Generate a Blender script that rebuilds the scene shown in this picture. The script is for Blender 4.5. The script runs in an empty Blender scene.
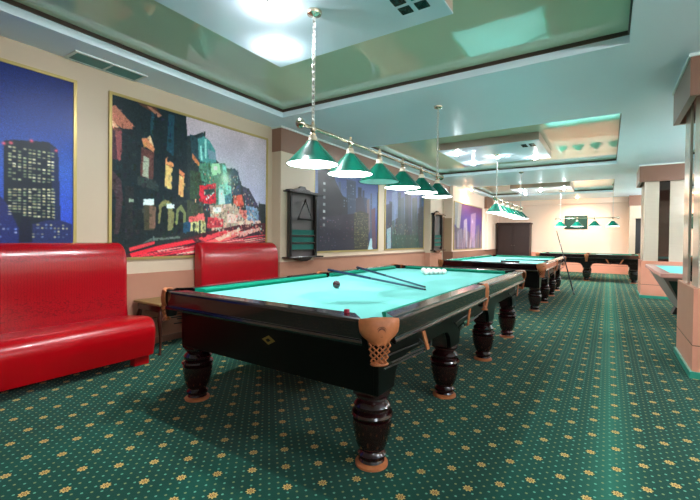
import bpy, bmesh, math, random
import numpy as np
from mathutils import Vector, Matrix, Euler

# ------------------------------------------------------------------ camera, world, exposure
SC = bpy.context.scene
COL = SC.collection
YAW, PITCH, ROLL, F, CY, H = 0.5813, 0.0113, 0.0120, 393.19, 242.93, 1.2072
cam_data = bpy.data.cameras.new('camera'); cam = bpy.data.objects.new('camera', cam_data); COL.objects.link(cam)
fw = Vector((-math.sin(YAW), math.cos(YAW), 0)); rt = Vector((math.cos(YAW), math.sin(YAW), 0)); up = Vector((0, 0, 1))
f2 = fw*math.cos(PITCH) - up*math.sin(PITCH); u2 = up*math.cos(PITCH) + fw*math.sin(PITCH)
r2 = rt*math.cos(ROLL) + u2*math.sin(ROLL); u3 = u2*math.cos(ROLL) - rt*math.sin(ROLL)
m = Matrix.Identity(4)
for i in range(3):
    m[i][0] = r2[i]; m[i][1] = u3[i]; m[i][2] = -f2[i]
m[0][3], m[1][3], m[2][3] = 0, 0, H
cam.matrix_world = m
cam_data.sensor_width = 36; cam_data.lens = F/700*36; cam_data.shift_y = (CY-250)/700
cam_data.clip_start = 0.02
SC.camera = cam
SC.view_settings.view_transform = 'Standard'; SC.view_settings.look = 'None'
SC.view_settings.gamma = 1; SC.view_settings.use_curve_mapping = False
SC.view_settings.exposure = 1.68
w = bpy.data.worlds.new('world'); SC.world = w; w.use_nodes = True
w.node_tree.nodes['Background'].inputs[0].default_value = (0.5, 0.6, 0.6, 1)
w.node_tree.nodes['Background'].inputs[1].default_value = 0.05

LAMP_E = 4.0        # glowing shades over the tables
DOWN_E = 230.0        # little glass domes of the ceiling spots
FILL_GLOBE_E = 104.0        # added globes, out of view, that fill the hall with light
DOWN_W = 34.0        # the light each of them throws

# ------------------------------------------------------------------ helpers
def lin(c):
    def g(v):
        v /= 255.0
        return v/12.92 if v <= 0.04045 else ((v+0.055)/1.055)**2.4
    return (g(c[0]), g(c[1]), g(c[2]), 1)

class NT:
    def __init__(s, name):
        s.m = bpy.data.materials.new(name); s.m.use_nodes = True
        s.t = s.m.node_tree; s.b = s.t.nodes['Principled BSDF']
    def n(s, typ, **kw):
        nd = s.t.nodes.new(typ)
        for k, v in kw.items(): setattr(nd, k, v)
        return nd
    def link(s, a, b): s.t.links.new(a, b)
    def val(s, v, sock):
        if isinstance(v, (int, float)): sock.default_value = v
        else: s.link(v, sock)
    def M(s, op, a, b=None, c=None):
        nd = s.n('ShaderNodeMath', operation=op)
        s.val(a, nd.inputs[0])
        if b is not None: s.val(b, nd.inputs[1])
        if c is not None: s.val(c, nd.inputs[2])
        return nd.outputs[0]
    def mix(s, f, a, b):
        nd = s.n('ShaderNodeMix', data_type='RGBA')
        s.val(f, nd.inputs[0])
        for v, i in ((a, 6), (b, 7)):
            if isinstance(v, tuple): nd.inputs[i].default_value = v
            else: s.link(v, nd.inputs[i])
        return nd.outputs[2]
    def pos(s):
        g = s.n('ShaderNodeNewGeometry'); x = s.n('ShaderNodeSeparateXYZ'); s.link(g.outputs['Position'], x.inputs[0])
        return x.outputs
    def noise(s, scale, stretch=(1, 1, 1), detail=3, obj=True):
        tc = s.n('ShaderNodeTexCoord'); mp = s.n('ShaderNodeMapping'); mp.inputs['Scale'].default_value = stretch
        s.link(tc.outputs['Object'], mp.inputs[0])
        nz = s.n('ShaderNodeTexNoise'); nz.inputs['Scale'].default_value = scale; nz.inputs['Detail'].default_value = detail
        s.link(mp.outputs[0], nz.inputs['Vector']); return nz.outputs[0]
    def bump(s, h, strength=.2, dist=.01):
        bp = s.n('ShaderNodeBump'); bp.inputs['Strength'].default_value = strength; bp.inputs['Distance'].default_value = dist
        s.link(h, bp.inputs['Height']); s.link(bp.outputs[0], s.b.inputs['Normal'])
    def set(s, **kw):
        nm = dict(rough='Roughness', metal='Metallic', spec='Specular IOR Level', coat='Coat Weight', coatr='Coat Roughness', ior='IOR', sheen='Sheen Weight')
        for k, v in kw.items(): s.val(v, s.b.inputs[nm[k]])
        return s
    def color(s, v):
        if isinstance(v, tuple): s.b.inputs['Base Color'].default_value = v
        else: s.link(v, s.b.inputs['Base Color'])
        return s

def simple(name, rgb, rough=.5, metal=0, spec=.5, coat=0, var=.0, scale=8, stretch=(1, 1, 1), bump=0, bscale=60):
    t = NT(name); c = lin(rgb)
    if var:
        d = tuple(v*(1-var) for v in c[:3])+(1,)
        t.color(t.mix(t.noise(scale, stretch), d, c))
    else: t.color(c)
    t.set(rough=rough, metal=metal, spec=spec, coat=coat)
    if bump: t.bump(t.noise(bscale), bump)
    return t.m

def emis(name, rgb, e):
    t = NT(name); t.color(lin(rgb)); t.b.inputs['Emission Color'].default_value = lin(rgb); t.b.inputs['Emission Strength'].default_value = e
    return t.m

MT = {}
MT['wood'] = simple('dark_mahogany', (34, 15, 14), .16, spec=.6, coat=.6, var=.5, scale=6, stretch=(1, 1, 6))
MT['rail_wood'] = simple('dark_rail_lacquer', (30, 13, 16), .15, spec=.8, coat=.5, var=.4, scale=5, stretch=(5, 1, 1))
MT['apron'] = simple('black_brown_apron', (7, 6, 6), .3, spec=.2, var=.3, scale=5)
MT['leg'] = simple('turned_mahogany', (40, 9, 13), .14, spec=.6, coat=.35, var=.4, scale=9, stretch=(1, 1, 3))
MT['cloth'] = simple('lit_bed_cloth', (118, 202, 194), .9, spec=.1, var=.04, scale=300)  # bed cloth, the strong lamp light put into a paler colour
MT['cloth_shaded'] = simple('shaded_cushion_cloth', (14, 128, 102), .85, spec=.1, var=.05, scale=200)  # same cloth on the cushions, their shade put into a darker colour
MT['leather'] = simple('tan_leather', (196, 116, 70), .5, var=.35, scale=40, bump=.15, bscale=220)
MT['leather_d'] = simple('stamped_leather', (112, 62, 36), .55, var=.3, scale=60)
MT['metal'] = simple('satin_nickel', (205, 196, 176), .22, 1)
MT['chain'] = simple('chain_steel', (200, 200, 196), .3, .9)
MT['black'] = simple('black_steel', (18, 18, 20), .35, .3)
MT['shade'] = simple('green_enamel', (0, 88, 70), .22, spec=.45, coat=.15)
MT['shade_in'] = simple('white_enamel', (235, 235, 228), .4)
MT['glow'] = emis('lit_diffuser', (248, 252, 255), LAMP_E)
MT['unlit'] = simple('unlit_diffuser', (190, 226, 218), .35)
MT['ivory'] = simple('ivory_socket', (226, 214, 190), .4)
MT['white_ball'] = simple('white_ball', (240, 240, 232), .08, spec=.6, coat=.5)
MT['dark_ball'] = simple('dark_ball', (52, 16, 26), .08, spec=.6, coat=.5)
MT['chalk'] = simple('red_chalk', (170, 44, 70), .8)
MT['cue'] = simple('dark_cue_lacquer', (20, 52, 84), .2, coat=.4)
MT['cue_tip'] = simple('pale_cue_shaft', (60, 90, 110), .3, coat=.3)
MT['cue_black'] = simple('black_cue_lacquer', (16, 14, 18), .2, coat=.4)
MT['gold'] = simple('brass_badge', (176, 150, 84), .3, .8)
MT['white_paint'] = simple('satin_white_paint', (214, 226, 222), .35, var=.03, scale=2)
MT['ceil'] = simple('pale_green_ceiling_paint', (228, 244, 255), .42, spec=.35, var=.03, scale=1.5)
MT['panel_under'] = simple('ceiling_panel_gloss', (228, 244, 255), .16, spec=.4, var=.02, scale=2)
MT['panel_side'] = simple('panel_edge_beige', (196, 172, 160), .4)
MT['trim_dark'] = simple('dark_umber_trim', (70, 52, 44), .4)
t = NT('stretch_film'); t.color(t.mix(t.noise(.7), lin((206, 218, 190)), lin((216, 226, 200)))); t.set(rough=.04, spec=.6, coat=.35, coatr=.02, ior=1.5)
MT['film'] = t.m
MT['cream'] = simple('cream_wall_panel', (200, 180, 156), .42, spec=.5, var=.05, scale=2.5)
MT['cream_warm'] = simple('peach_wall_paint', (240, 214, 196), .5, var=.04, scale=2)
MT['brown_band'] = simple('brown_laminate', (136, 98, 80), .35, var=.1, scale=6)
MT['taupe'] = simple('taupe_recess_panel', (168, 140, 114), .4, var=.06, scale=4)
MT['vent'] = simple('vent_slats', (120, 160, 156), .5)
MT['frame_gold'] = simple('thin_gilt_frame', (176, 156, 96), .35, .5)
MT['mirror'] = simple('mirror_glass', (200, 200, 200), .03, 1)
MT['mirror_dark'] = simple('darkened_mirror', (92, 80, 76), .05, 1)  # mirror with a dark reflection put into its tint
MT['groove'] = simple('dark_groove', (52, 42, 38), .5)
MT['teal_base'] = simple('teal_skirting', (52, 150, 128), .3)
MT['rack_wood'] = simple('black_brown_rack', (30, 24, 22), .25, coat=.3)
MT['rack_back'] = simple('grey_rack_back', (74, 66, 66), .5)
MT['baize'] = simple('green_baize', (6, 88, 78), .9)
MT['cab'] = simple('dark_cabinet_wood', (46, 22, 18), .5, var=.35, scale=5, stretch=(1, 1, .2))
MT['stool_wood'] = simple('brown_table_wood', (66, 34, 26), .25, coat=.3)
MT['stool_top'] = simple('mustard_table_top', (142, 112, 62), .4, var=.25, scale=20)
MT['screen'] = simple('dark_screen', (30, 62, 56), .3, spec=.3)
MT['grey_skirt'] = simple('grey_laminate', (140, 124, 120), .35)
MT['dark_green'] = simple('dark_green_panel', (22, 46, 40), .4)
MT['door_dark'] = simple('dark_doorway', (22, 20, 22), .5)
MT['tile'] = simple('smoked_glass_tile', (40, 74, 72), .12, var=.8, scale=40)
MT['teal_tile'] = simple('teal_glass_tile', (40, 170, 165), .15, var=.5, scale=40)
MT['spot'] = emis('spot_dome', (246, 250, 255), DOWN_E)
MT['warm_spot'] = emis('warm_spot_dome', (255, 190, 130), DOWN_E*.6)
MT['globe'] = emis('fill_globe_glow', (246, 250, 255), FILL_GLOBE_E)  # glow of the unseen globes added as fill
MT['paper'] = simple('white_paper', (225, 225, 220), .6)

# laminate wainscot with a grid of joints
def wains(name, rgb):
    t = NT(name); P = t.pos()
    j1 = t.M('LESS_THAN', t.M('ABSOLUTE', t.M('SUBTRACT', P[2], .29)), .004)
    c = t.mix(t.noise(5), lin(rgb), lin(tuple(v*.95 for v in rgb)))
    t.color(t.mix(j1, c, lin(tuple(v*.5 for v in rgb)))); t.set(rough=.25); return t.m
MT['wains'] = wains('pinkish_brown_laminate', (178, 128, 106))
MT['salmon'] = wains('salmon_laminate', (238, 162, 136))

# column laminate, gloss with fine horizontal grain
t = NT('gloss_column_laminate')
t.color(t.mix(t.noise(14, (.3, .3, 12)), lin((206, 188, 168)), lin((222, 206, 188)))); t.set(rough=.2, coat=.12)
MT['col_lam'] = t.m

# red crocodile leather: small cells in rows
t = NT('red_crocodile_leather')
tc = t.n('ShaderNodeTexCoord'); mp = t.n('ShaderNodeMapping'); mp.inputs['Scale'].default_value = (70, 46, 92); t.link(tc.outputs['Object'], mp.inputs[0])
vo = t.n('ShaderNodeTexVoronoi'); vo.inputs['Scale'].default_value = 1; vo.inputs['Randomness'].default_value = .55; vo.feature = 'DISTANCE_TO_EDGE'; t.link(mp.outputs[0], vo.inputs['Vector'])
edge = t.M('MINIMUM', vo.outputs['Distance'], .12)
t.color(t.mix(t.M('MULTIPLY', edge, 8.3), lin((112, 0, 10)), lin((170, 0, 20))))
t.set(rough=.2, spec=.5, coat=.3, coatr=.15); t.bump(edge, .4, .004)
MT['croc'] = t.m
MT['red_plain'] = simple('smooth_red_leather', (172, 0, 14), .28, spec=.35, coat=.12, bump=.04)

# carpet: staggered gold rosettes on a lattice of small dots
t = NT('green_patterned_carpet'); P = t.pos()
def lattice(period, ox, oy):
    out = []
    for sh in (0.0, 0.5):
        fx = t.M('SUBTRACT', t.M('FRACT', t.M('ADD', t.M('DIVIDE', t.M('SUBTRACT', P[0], ox), period), .5+sh+40)), .5)
        fy = t.M('SUBTRACT', t.M('FRACT', t.M('ADD', t.M('DIVIDE', t.M('SUBTRACT', P[1], oy), period), .5+sh+40)), .5)
        d = t.M('MULTIPLY', t.M('SQRT', t.M('ADD', t.M('MULTIPLY', fx, fx), t.M('MULTIPLY', fy, fy))), period)
        out.append((d, fx, fy))
    return out
PER = .2432
fl = lattice(PER, -.065, 2.395); dt = lattice(PER/4, -.065, 2.395)
def inside(d, r): return t.M('LESS_THAN', d, r)
dots_a = inside(dt[0][0], .0062); dots_b = inside(dt[1][0], .0062)
dA = t.M('MINIMUM', fl[0][0], fl[1][0])
flower = inside(dA, .026)
def petals(L):
    a = t.M('ARCTAN2', L[2], L[1]); c = t.M('COSINE', t.M('MULTIPLY', a, 8.0))
    return t.M('LESS_THAN', L[0], t.M('ADD', .0205, t.M('MULTIPLY', c, .0045)))
pet = t.M('MAXIMUM', petals(fl[0]), petals(fl[1]))
ring = t.M('LESS_THAN', t.M('ABSOLUTE', t.M('SUBTRACT', dA, .010)), .0024)
core = inside(dA, .004)
pile = t.noise(420, detail=2)
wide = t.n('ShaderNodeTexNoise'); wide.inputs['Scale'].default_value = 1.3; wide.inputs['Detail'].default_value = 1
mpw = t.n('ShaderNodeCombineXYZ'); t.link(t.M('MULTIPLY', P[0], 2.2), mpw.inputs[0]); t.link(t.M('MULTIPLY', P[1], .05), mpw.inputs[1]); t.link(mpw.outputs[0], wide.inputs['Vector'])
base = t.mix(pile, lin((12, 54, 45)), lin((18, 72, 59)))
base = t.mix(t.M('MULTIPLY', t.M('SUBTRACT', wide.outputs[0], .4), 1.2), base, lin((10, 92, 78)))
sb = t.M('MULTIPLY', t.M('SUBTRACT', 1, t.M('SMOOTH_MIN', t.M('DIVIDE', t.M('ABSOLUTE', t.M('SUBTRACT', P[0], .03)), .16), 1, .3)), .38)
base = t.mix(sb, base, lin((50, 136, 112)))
c = t.mix(dots_a, base, lin((118, 134, 88))); c = t.mix(dots_b, c, lin((92, 156, 130)))
c = t.mix(flower, c, lin((10, 62, 48))); c = t.mix(pet, c, lin((206, 176, 104)))
c = t.mix(ring, c, lin((150, 96, 50))); c = t.mix(core, c, lin((110, 60, 34)))
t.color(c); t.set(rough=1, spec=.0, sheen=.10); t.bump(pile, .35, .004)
MT['carpet'] = t.m

# ------------------------------------------------------------------ mesh builders
class MB:
    def __init__(s): s.bm = bmesh.new()
    def box(s, x0, x1, y0, y1, z0, z1):
        v = [s.bm.verts.new(p) for p in ((x0, y0, z0), (x1, y0, z0), (x1, y1, z0), (x0, y1, z0), (x0, y0, z1), (x1, y0, z1), (x1, y1, z1), (x0, y1, z1))]
        for f in ((3, 2, 1, 0), (4, 5, 6, 7), (0, 1, 5, 4), (1, 2, 6, 5), (2, 3, 7, 6), (3, 0, 4, 7)): s.bm.faces.new([v[i] for i in f])
        return s
    def prism(s, pts, d):            # pts: planar 3D loop, extruded by vector d
        a = [s.bm.verts.new(p) for p in pts]; b = [s.bm.verts.new(Vector(p)+Vector(d)) for p in pts]
        n = len(pts); s.bm.faces.new(a[::-1]); s.bm.faces.new(b)
        for i in range(n): s.bm.faces.new((a[i], a[(i+1) % n], b[(i+1) % n], b[i]))
        return s
    def loft(s, rings, closed=True, cap=True):
        R = [[s.bm.verts.new(p) for p in r] for r in rings]; n = len(R[0])
        for a, b in zip(R, R[1:]):
            for i in range(n if closed else n-1): s.bm.faces.new((a[i], a[(i+1) % n], b[(i+1) % n], b[i]))
        if cap and closed: s.bm.faces.new(R[0][::-1]); s.bm.faces.new(R[-1])
        return s
    def lathe(s, prof, c=(0, 0, 0), n=24, flute=None, cap=True):   # prof [(r,z)]
        rings = []
        for k, (r, z) in enumerate(prof):
            ring = []
            for i in range(n):
                a = 2*math.pi*i/n; rr = r
                if flute and flute[0] <= z <= flute[1] and i % 2: rr = r*flute[2]
                ring.append((c[0]+rr*math.cos(a), c[1]+rr*math.sin(a), c[2]+z))
            rings.append(ring)
        return s.loft(rings, cap=cap)
    def tube(s, pts, r, n=10, cap=True):
        pts = [Vector(p) for p in pts]; rings = []
        rr = r if isinstance(r, (list, tuple)) else [r]*len(pts)
        ref = None
        for i, p in enumerate(pts):
            d = (pts[min(i+1, len(pts)-1)]-pts[max(i-1, 0)]).normalized()
            if ref is None or abs(ref.dot(d)) > .95: ref = Vector((0, 0, 1)) if abs(d.z) < .9 else Vector((1, 0, 0))
            a = d.cross(ref).normalized(); b = d.cross(a)
            rings.append([p+(a*math.cos(2*math.pi*k/n)+b*math.sin(2*math.pi*k/n))*rr[i] for k in range(n)])
        return s.loft(rings, cap=cap)
    def sphere(s, c, r, u=20, v=12):
        bmesh.ops.create_uvsphere(s.bm, u_segments=u, v_segments=v, radius=r, matrix=Matrix.Translation(c)); return s
    def torus(s, c, R, r, axis='z', sy=1, n=12, k=6):
        rings = []
        for i in range(n):
            a = 2*math.pi*i/n; ring = []
            for j in range(k):
                b = 2*math.pi*j/k; q = (R+r*math.cos(b)); p = (q*math.cos(a), q*math.sin(a)*sy, r*math.sin(b))
                if axis == 'x': p = (p[2], p[0], p[1])
                if axis == 'y': p = (p[0], p[2], p[1])
                ring.append((c[0]+p[0], c[1]+p[1], c[2]+p[2]))
            rings.append(ring)
        V = [[s.bm.verts.new(p) for p in r_] for r_ in rings]
        for i in range(n):
            for j in range(k): s.bm.faces.new((V[i][j], V[(i+1) % n][j], V[(i+1) % n][(j+1) % k], V[i][(j+1) % k]))
        return s
    def build(s, name, mat, parent=None, smooth=False, bevel=0, seg=2):
        bmesh.ops.recalc_face_normals(s.bm, faces=s.bm.faces)
        me = bpy.data.meshes.new(name); s.bm.to_mesh(me); s.bm.free()
        me.materials.append(MT[mat] if isinstance(mat, str) else mat)
        if smooth:
            for p in me.polygons: p.use_smooth = True
            try: me.set_sharp_from_angle(angle=math.radians(40))
            except Exception: pass
        o = bpy.data.objects.new(name, me); COL.objects.link(o)
        if parent: o.parent = parent
        if bevel:
            b = o.modifiers.new('bevel', 'BEVEL'); b.width = bevel; b.segments = seg; b.limit_method = 'ANGLE'; b.angle_limit = math.radians(40)
        return o

def box(name, mat, x0, x1, y0, y1, z0, z1, parent=None, bevel=0): return MB().box(x0, x1, y0, y1, z0, z1).build(name, mat, parent, bevel=bevel)
def tag(o, label=None, cat=None, group=None, kind=None):
    if label: o['label'] = label
    if cat: o['category'] = cat
    if group: o['group'] = group
    if kind: o['kind'] = kind
    return o
def thing(name, loc, label, cat, rz=0, group=None, kind=None):
    o = bpy.data.objects.new(name, None); COL.objects.link(o); o.location = loc; o.rotation_euler.z = rz; o.empty_display_size = .1
    return tag(o, label, cat, group, kind)
def structure(o, label=None, cat=None): return tag(o, label, cat, None, 'structure')
def copy_tree(o, parent=None):
    c = o.copy(); COL.objects.link(c); c.parent = parent
    for ch in o.children: copy_tree(ch, c)
    return c

# ------------------------------------------------------------------ the room
WX, PX, BX = -4.28, -4.10, -4.00      # left wall, its pilasters, the far block
ZC, ZF, ZI = 2.87, 2.975, 2.84        # ceiling, stretch film, islands
XT0, XT1, YB, YF, XR = -3.795, .12, -3.2, 17.8, 4.2
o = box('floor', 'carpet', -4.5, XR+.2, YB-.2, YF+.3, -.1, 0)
structure(o, 'green carpet with gold rosettes and rows of small dots', 'floor')

# ceiling slab with four openings
trays = [(-3.6, -1.4), (.08, 4.04), (6.18, 10.14), (12.53, 15.8)]
croot = structure(thing('ceiling', (0, 0, 0), 'pale green ceiling with sunken glossy stretch film trays', 'ceiling'))
mb = MB()
ys = [YB-.2] + [v for t_ in trays[1:] for v in t_] + [YF+.3]
mb.box(-4.5, XT0, YB-.2, YF+.3, ZC, ZC+.2); mb.box(XT1, XR+.2, YB-.2, YF+.3, ZC, ZC+.2)
for a, b in zip(ys[0::2], ys[1::2]): mb.box(XT0, XT1, a, b, ZC, ZC+.2)
mb.build('plaster_soffit', 'ceil', croot)
film = MB(); dark = MB()
for a, b in trays[1:]:
    film.box(XT0-.001, XT1+.001, a-.001, b+.001, ZF, ZF+.02)
    for q in ((XT0, XT0+.012, a, b), (XT1-.012, XT1, a, b), (XT0, XT1, a, a+.012), (XT0, XT1, b-.012, b)): dark.box(*q, ZF-.035, ZF)
film.build('stretch_film', 'film', croot); dark.build('dark_tray_trim', 'trim_dark', croot)

def wall(name, mat, *b): return structure(box(name, mat, *b))
# left wall
lw = structure(thing('wall_left', (0, 0, 0), 'cream panelled wall with pinkish wainscot', 'wall'))
box('plaster', 'cream', WX-.2, WX, YB, YF, 0, ZC, lw)
box('wainscot', 'wains', WX, WX+.03, YB, 4.34, .06, .80, lw)
box('wainscot', 'wains', WX, WX+.03, 5.14, 10.25, .06, .84, lw)
box('wainscot_cap', 'brown_band', WX, WX+.045, 5.14, 10.25, .84, .87, lw)
box('skirting', 'brown_band', WX, WX+.04, YB, 11.8, 0, .07, lw)
pil = structure(thing('trim_1', (0, 0, 0), 'cream pilaster with brown band on top', 'pilaster'))
box('shaft', 'cream', WX, PX, 4.34, 5.14, .84, 2.5, pil)
box('lower_panel', 'wains', WX, PX+.01, 4.33, 5.15, 0, .84, pil)
pil = structure(thing('trim_2', (0, 0, 0), 'far cream pilaster', 'pilaster'))
box('shaft', 'cream', WX, PX, 10.25, 11.15, .84, 2.5, pil)
box('lower_panel', 'wains', WX, PX+.01, 10.24, 11.16, 0, .84, pil)
structure(box('trim_3', 'brown_band', WX, PX+.008, 4.33, 11.8, 2.5, ZC), 'brown band under the ceiling', 'trim')
structure(box('trim_4', 'white_paint', WX, PX+.03, 4.31, 11.8, ZC-.025, ZC-.002), 'thin white cornice over the brown band', 'trim')
blk = structure(thing('wall_corner', (0, 0, 0), 'peach wall block carrying the avenue mural', 'wall'))
box('plaster', 'cream_warm', WX, BX, 11.8, YF, .83, ZC, blk)
box('wainscot', 'brown_band', WX, BX+.03, 11.77, YF, 0, .84, blk)
blk = structure(thing('trim_12', (0, 0, 0), 'peach pilaster with red brown band near the end wall', 'pilaster'))
box('shaft', 'cream_warm', BX, BX+.1, 15.5, 16.3, .84, 2.42, blk)
box('band', 'brown_band', BX, BX+.11, 15.45, 16.35, 2.42, ZC, blk)
dr = structure(thing('door_1', (0, 0, 0), 'taupe recess door between cue rack and mural wall', 'door'))
box('door_infill', 'taupe', WX+.01, BX-.015, 11.76, 11.8, .84, 1.87, dr); box('frame', 'brown_band', WX+.005, WX+.03, 11.74, 11.8, .84, 1.9, dr)
# back, far, right walls
wall('wall_back', 'cream', -4.5, XR+.2, YB-.2, YB, 0, ZC)
wall('wall_right', 'cream', XR, XR+.2, YB, YF, 0, ZC)
fwl = structure(thing('wall_far', (0, 0, 0), 'pale peach end wall with salmon wainscot', 'wall'))
box('plaster', 'cream_warm', -4.5, XR+.2, YF, YF+.2, 0, ZC, fwl)
box('wainscot', 'salmon', BX, .85, YF-.03, YF, 0, .74, fwl)
structure(box('trim_11', 'cream_warm', BX, .6, YF-.12, YF, ZC-.2, ZC-.002), 'plain cornice on the end wall', 'trim')
pf = structure(thing('trim_5', (0, 0, 0), 'far right pier with brown band beside dark doorway', 'pilaster'))
box('shaft', 'cream', .62, 1.6, YF-.5, YF, 2.05, 2.5, pf); box('shaft', 'cream', .62, .8, YF-.5, YF, 0, 2.05, pf)
box('band', 'brown_band', .6, 1.6, YF-.52, YF, 2.5, ZC, pf)
d2 = structure(thing('door_2', (0, 0, 0), 'dark doorway at the far right', 'door')); box('door_infill', 'door_dark', .8, 1.6, YF-.3, YF-.26, 0, 2.05, d2)  # dark slab stands in for the unlit opening

# columns on the right
def column(name, x0, x1, y0, y1, label):
    c = structure(thing(name, (0, 0, 0), label, 'column'))
    i = .035
    box('core', 'groove', x0+i+.03, x1-i-.03, y0+i+.03, y1-i-.03, .8, 2.6, c)
    # face to the aisle (-x): two laminate sheets with a dark joint
    ym = (y0+y1)/2-.0
    for a, b in ((y0+i, ym-.13), (ym+.13, y1-i)): box('laminate_sheet', 'col_lam', x0+i, x0+i+.03, a, b, .8, 2.6, c, bevel=.004)
    wx = [(x0+i+.03, x0+.29), (x0+.47, x1-i)]
    for a, b in wx: box('laminate_sheet', 'col_lam', a, b, y0+i, y0+i+.03, .8, 2.6, c, bevel=.004)
    box('mirror_strip', 'mirror_dark', x0+.29, x0+.47, y0+i+.012, y0+i+.03, .8, 2.6, c)
    box('mirror_strip', 'mirror', x0+i+.012, x0+i+.03, ym-.13, ym+.13, .8, 2.6, c)
    box('laminate_back', 'col_lam', x0+i+.03, x1-i, y1-i-.03, y1-i, .8, 2.6, c)
    box('wainscot', 'salmon', x0, x1, y0, y1, .05, .8, c, bevel=.003)
    box('skirting', 'teal_base', x0-.02, x1+.02, y0-.02, y1+.02, 0, .06, c, bevel=.003)
    mb = MB()
    s = -.06
    for a in ((x0+s, x0+s+.05, y0+s+.05, y1-s-.05), (x0+s, x1-s, y0+s, y0+s+.05), (x0+s, x1-s, y1-s-.05, y1-s)): mb.box(*a, 2.50, ZC-.031)
    mb.build('crown_band', 'brown_band', c)
    box('crown_top', 'white_paint', x0+s-.012, x1-s, y0+s-.012, y1-s+.012, ZC-.03, ZC-.002, c)
    return c
column('trim_6', .64, 2.1, 4.60, 5.56, 'near laminate clad column with salmon base')
column('trim_7', .60, 2.1, 10.6, 11.6, 'middle laminate clad column with a mirror strip')

# ceiling islands
def island(name, y0, y1, label, tile):
    c = structure(thing(name, (-1.81, (y0+y1)/2, ZI), label, 'ceiling panel'))
    hx, hy = .845, (y1-y0)/2
    box('panel_underside', 'panel_under', -hx, hx, -hy, hy, 0, .012, c)
    box('panel_edge', 'panel_side', -hx+.003, hx-.003, -hy+.003, hy-.003, .012, ZF-ZI-.001, c)
    return c
island('trim_8', 1.15, 2.79, 'near hanging ceiling panel', 1)
island('trim_9', 7.0, 8.65, 'middle hanging ceiling panel', 1)
island('trim_10', 13.3, 14.95, 'far hanging ceiling panel', 0)

def tiles(x, y, label, mats):
    c = thing('ceiling_speaker', (x, y, ZI), label, 'ceiling grille')
    k = 0
    for i in (-1, 1):
        for j in (-1, 1):
            o = MB().box(i*.062-.044, i*.062+.044, j*.062-.044, j*.062+.044, -.008, 0).build('glass_tile', mats[k % len(mats)], c, bevel=.003); k += 1
tiles(-1.17, 2.5, 'four smoked glass squares on the near ceiling panel', ['tile', 'tile', 'teal_tile', 'tile'])
tiles(-1.17, 7.3, 'four smoked squares on the middle ceiling panel', ['tile'])

def downlight(x, y, z, label, warm=False, power=None, group=None):
    c = thing('downlight', (x, y, z), label, 'ceiling spotlight', group=group)
    MB().lathe([(.030, 0), (.046, 0), (.047, -.006), (.040, -.010), (.030, -.004)], n=20).build('chrome_ring', 'metal', c, True)
    MB().lathe([(.03, 0), (.034, -.016), (.032, -.032), (.020, -.043), (.001, -.047)], n=16).build('glass_dome', 'warm_spot' if warm else 'spot', c, True)
    L = bpy.data.lights.new('spot_glow', 'SPOT'); L.energy = power or DOWN_W; L.spot_size = math.radians(165); L.spot_blend = .8; L.shadow_soft_size = .04
    L.color = (1, .72, .5) if warm else (.94, .97, 1)
    lo = bpy.data.objects.new('spot_glow', L); COL.objects.link(lo); lo.parent = c; lo.location = (0, 0, -.06)
    return c
downlight(-2.42, 2.50, ZI, 'bright spotlight at the far left corner of the near ceiling panel')
downlight(-2.0, 2.0, ZI, 'bright spotlight cut by the top edge of the photo')
downlight(-2.42, 7.32, ZI, 'spotlight at the near left corner of the middle ceiling panel')
downlight(-1.83, 7.95, ZI, 'spotlight in the centre of the middle ceiling panel')
downlight(-2.42, 8.42, ZI, 'spotlight at the far left corner of the middle ceiling panel')
downlight(-1.22, 8.40, ZI, 'spotlight at the far right corner of the middle ceiling panel')
downlight(-2.42, 13.7, ZI, 'spotlight at the near left of the far ceiling panel', power=60)
downlight(-1.85, 13.9, ZI, 'spotlight in the middle of the far ceiling panel', power=60)
downlight(-1.17, 13.7, ZI, 'spotlight at the right of the far ceiling panel', power=60)
downlight(-2.42, 14.7, ZI, 'spotlight at the far left of the far ceiling panel', power=60)
downlight(-3.80, 13.0, ZC, 'warm spotlight above the avenue mural', True, 45)
downlight(-1.0, 17.0, ZC, 'warm spotlight in the ceiling before the end wall', True, 80)
# invented globe lamps, out of view, added to brighten ceiling and walls
for x, y, e in ((3.0, -1.4, 1), (2.7, 2.2, 1), (2.7, 5.2, 1), (2.7, 8.6, 1), (2.7, 13.0, 1), (1.9, 16.2, 1)):
    c = thing('fill_globe', (x, y, ZC), 'added fill light globe on the ceiling, out of view', 'added fill light', group='added fill globes out of view')
    MB().lathe([(.05, -.02), (.055, 0)], n=18).build('ceiling_rose', 'metal', c, True); MB().tube([(0, 0, -.02), (0, 0, -.24)], .008, 8).build('rod', 'metal', c, True)
    MB().sphere((0, 0, -.34), .11, 20, 14).build('fill_globe_ball', 'globe', c, True)

v = thing('air_vent', (-4.145, 1.93, ZC), 'long white double air vent in the ceiling edge above the murals', 'air vent')
mb = MB()
for q in ((-.125, .125, -.33, -.305), (-.125, .125, .305, .33), (-.125, -.1, -.305, .305), (.1, .125, -.305, .305), (-.1, .1, -.01, .01)): mb.box(*q, -.012, 0)
mb.build('frame', 'white_paint', v)
for a, b in ((-.305, -.01), (.01, .305)):
    mb = MB(); mb.box(-.1, .1, a, b, -.003, 0)
    for k in range(7): x = -.088+k*.028; mb.prism([(x, a, -.010), (x+.012, a, -.003), (x+.014, a, -.004), (x+.002, a, -.011)], (0, b-a, 0))
    mb.build('grille', 'vent', v)

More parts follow.
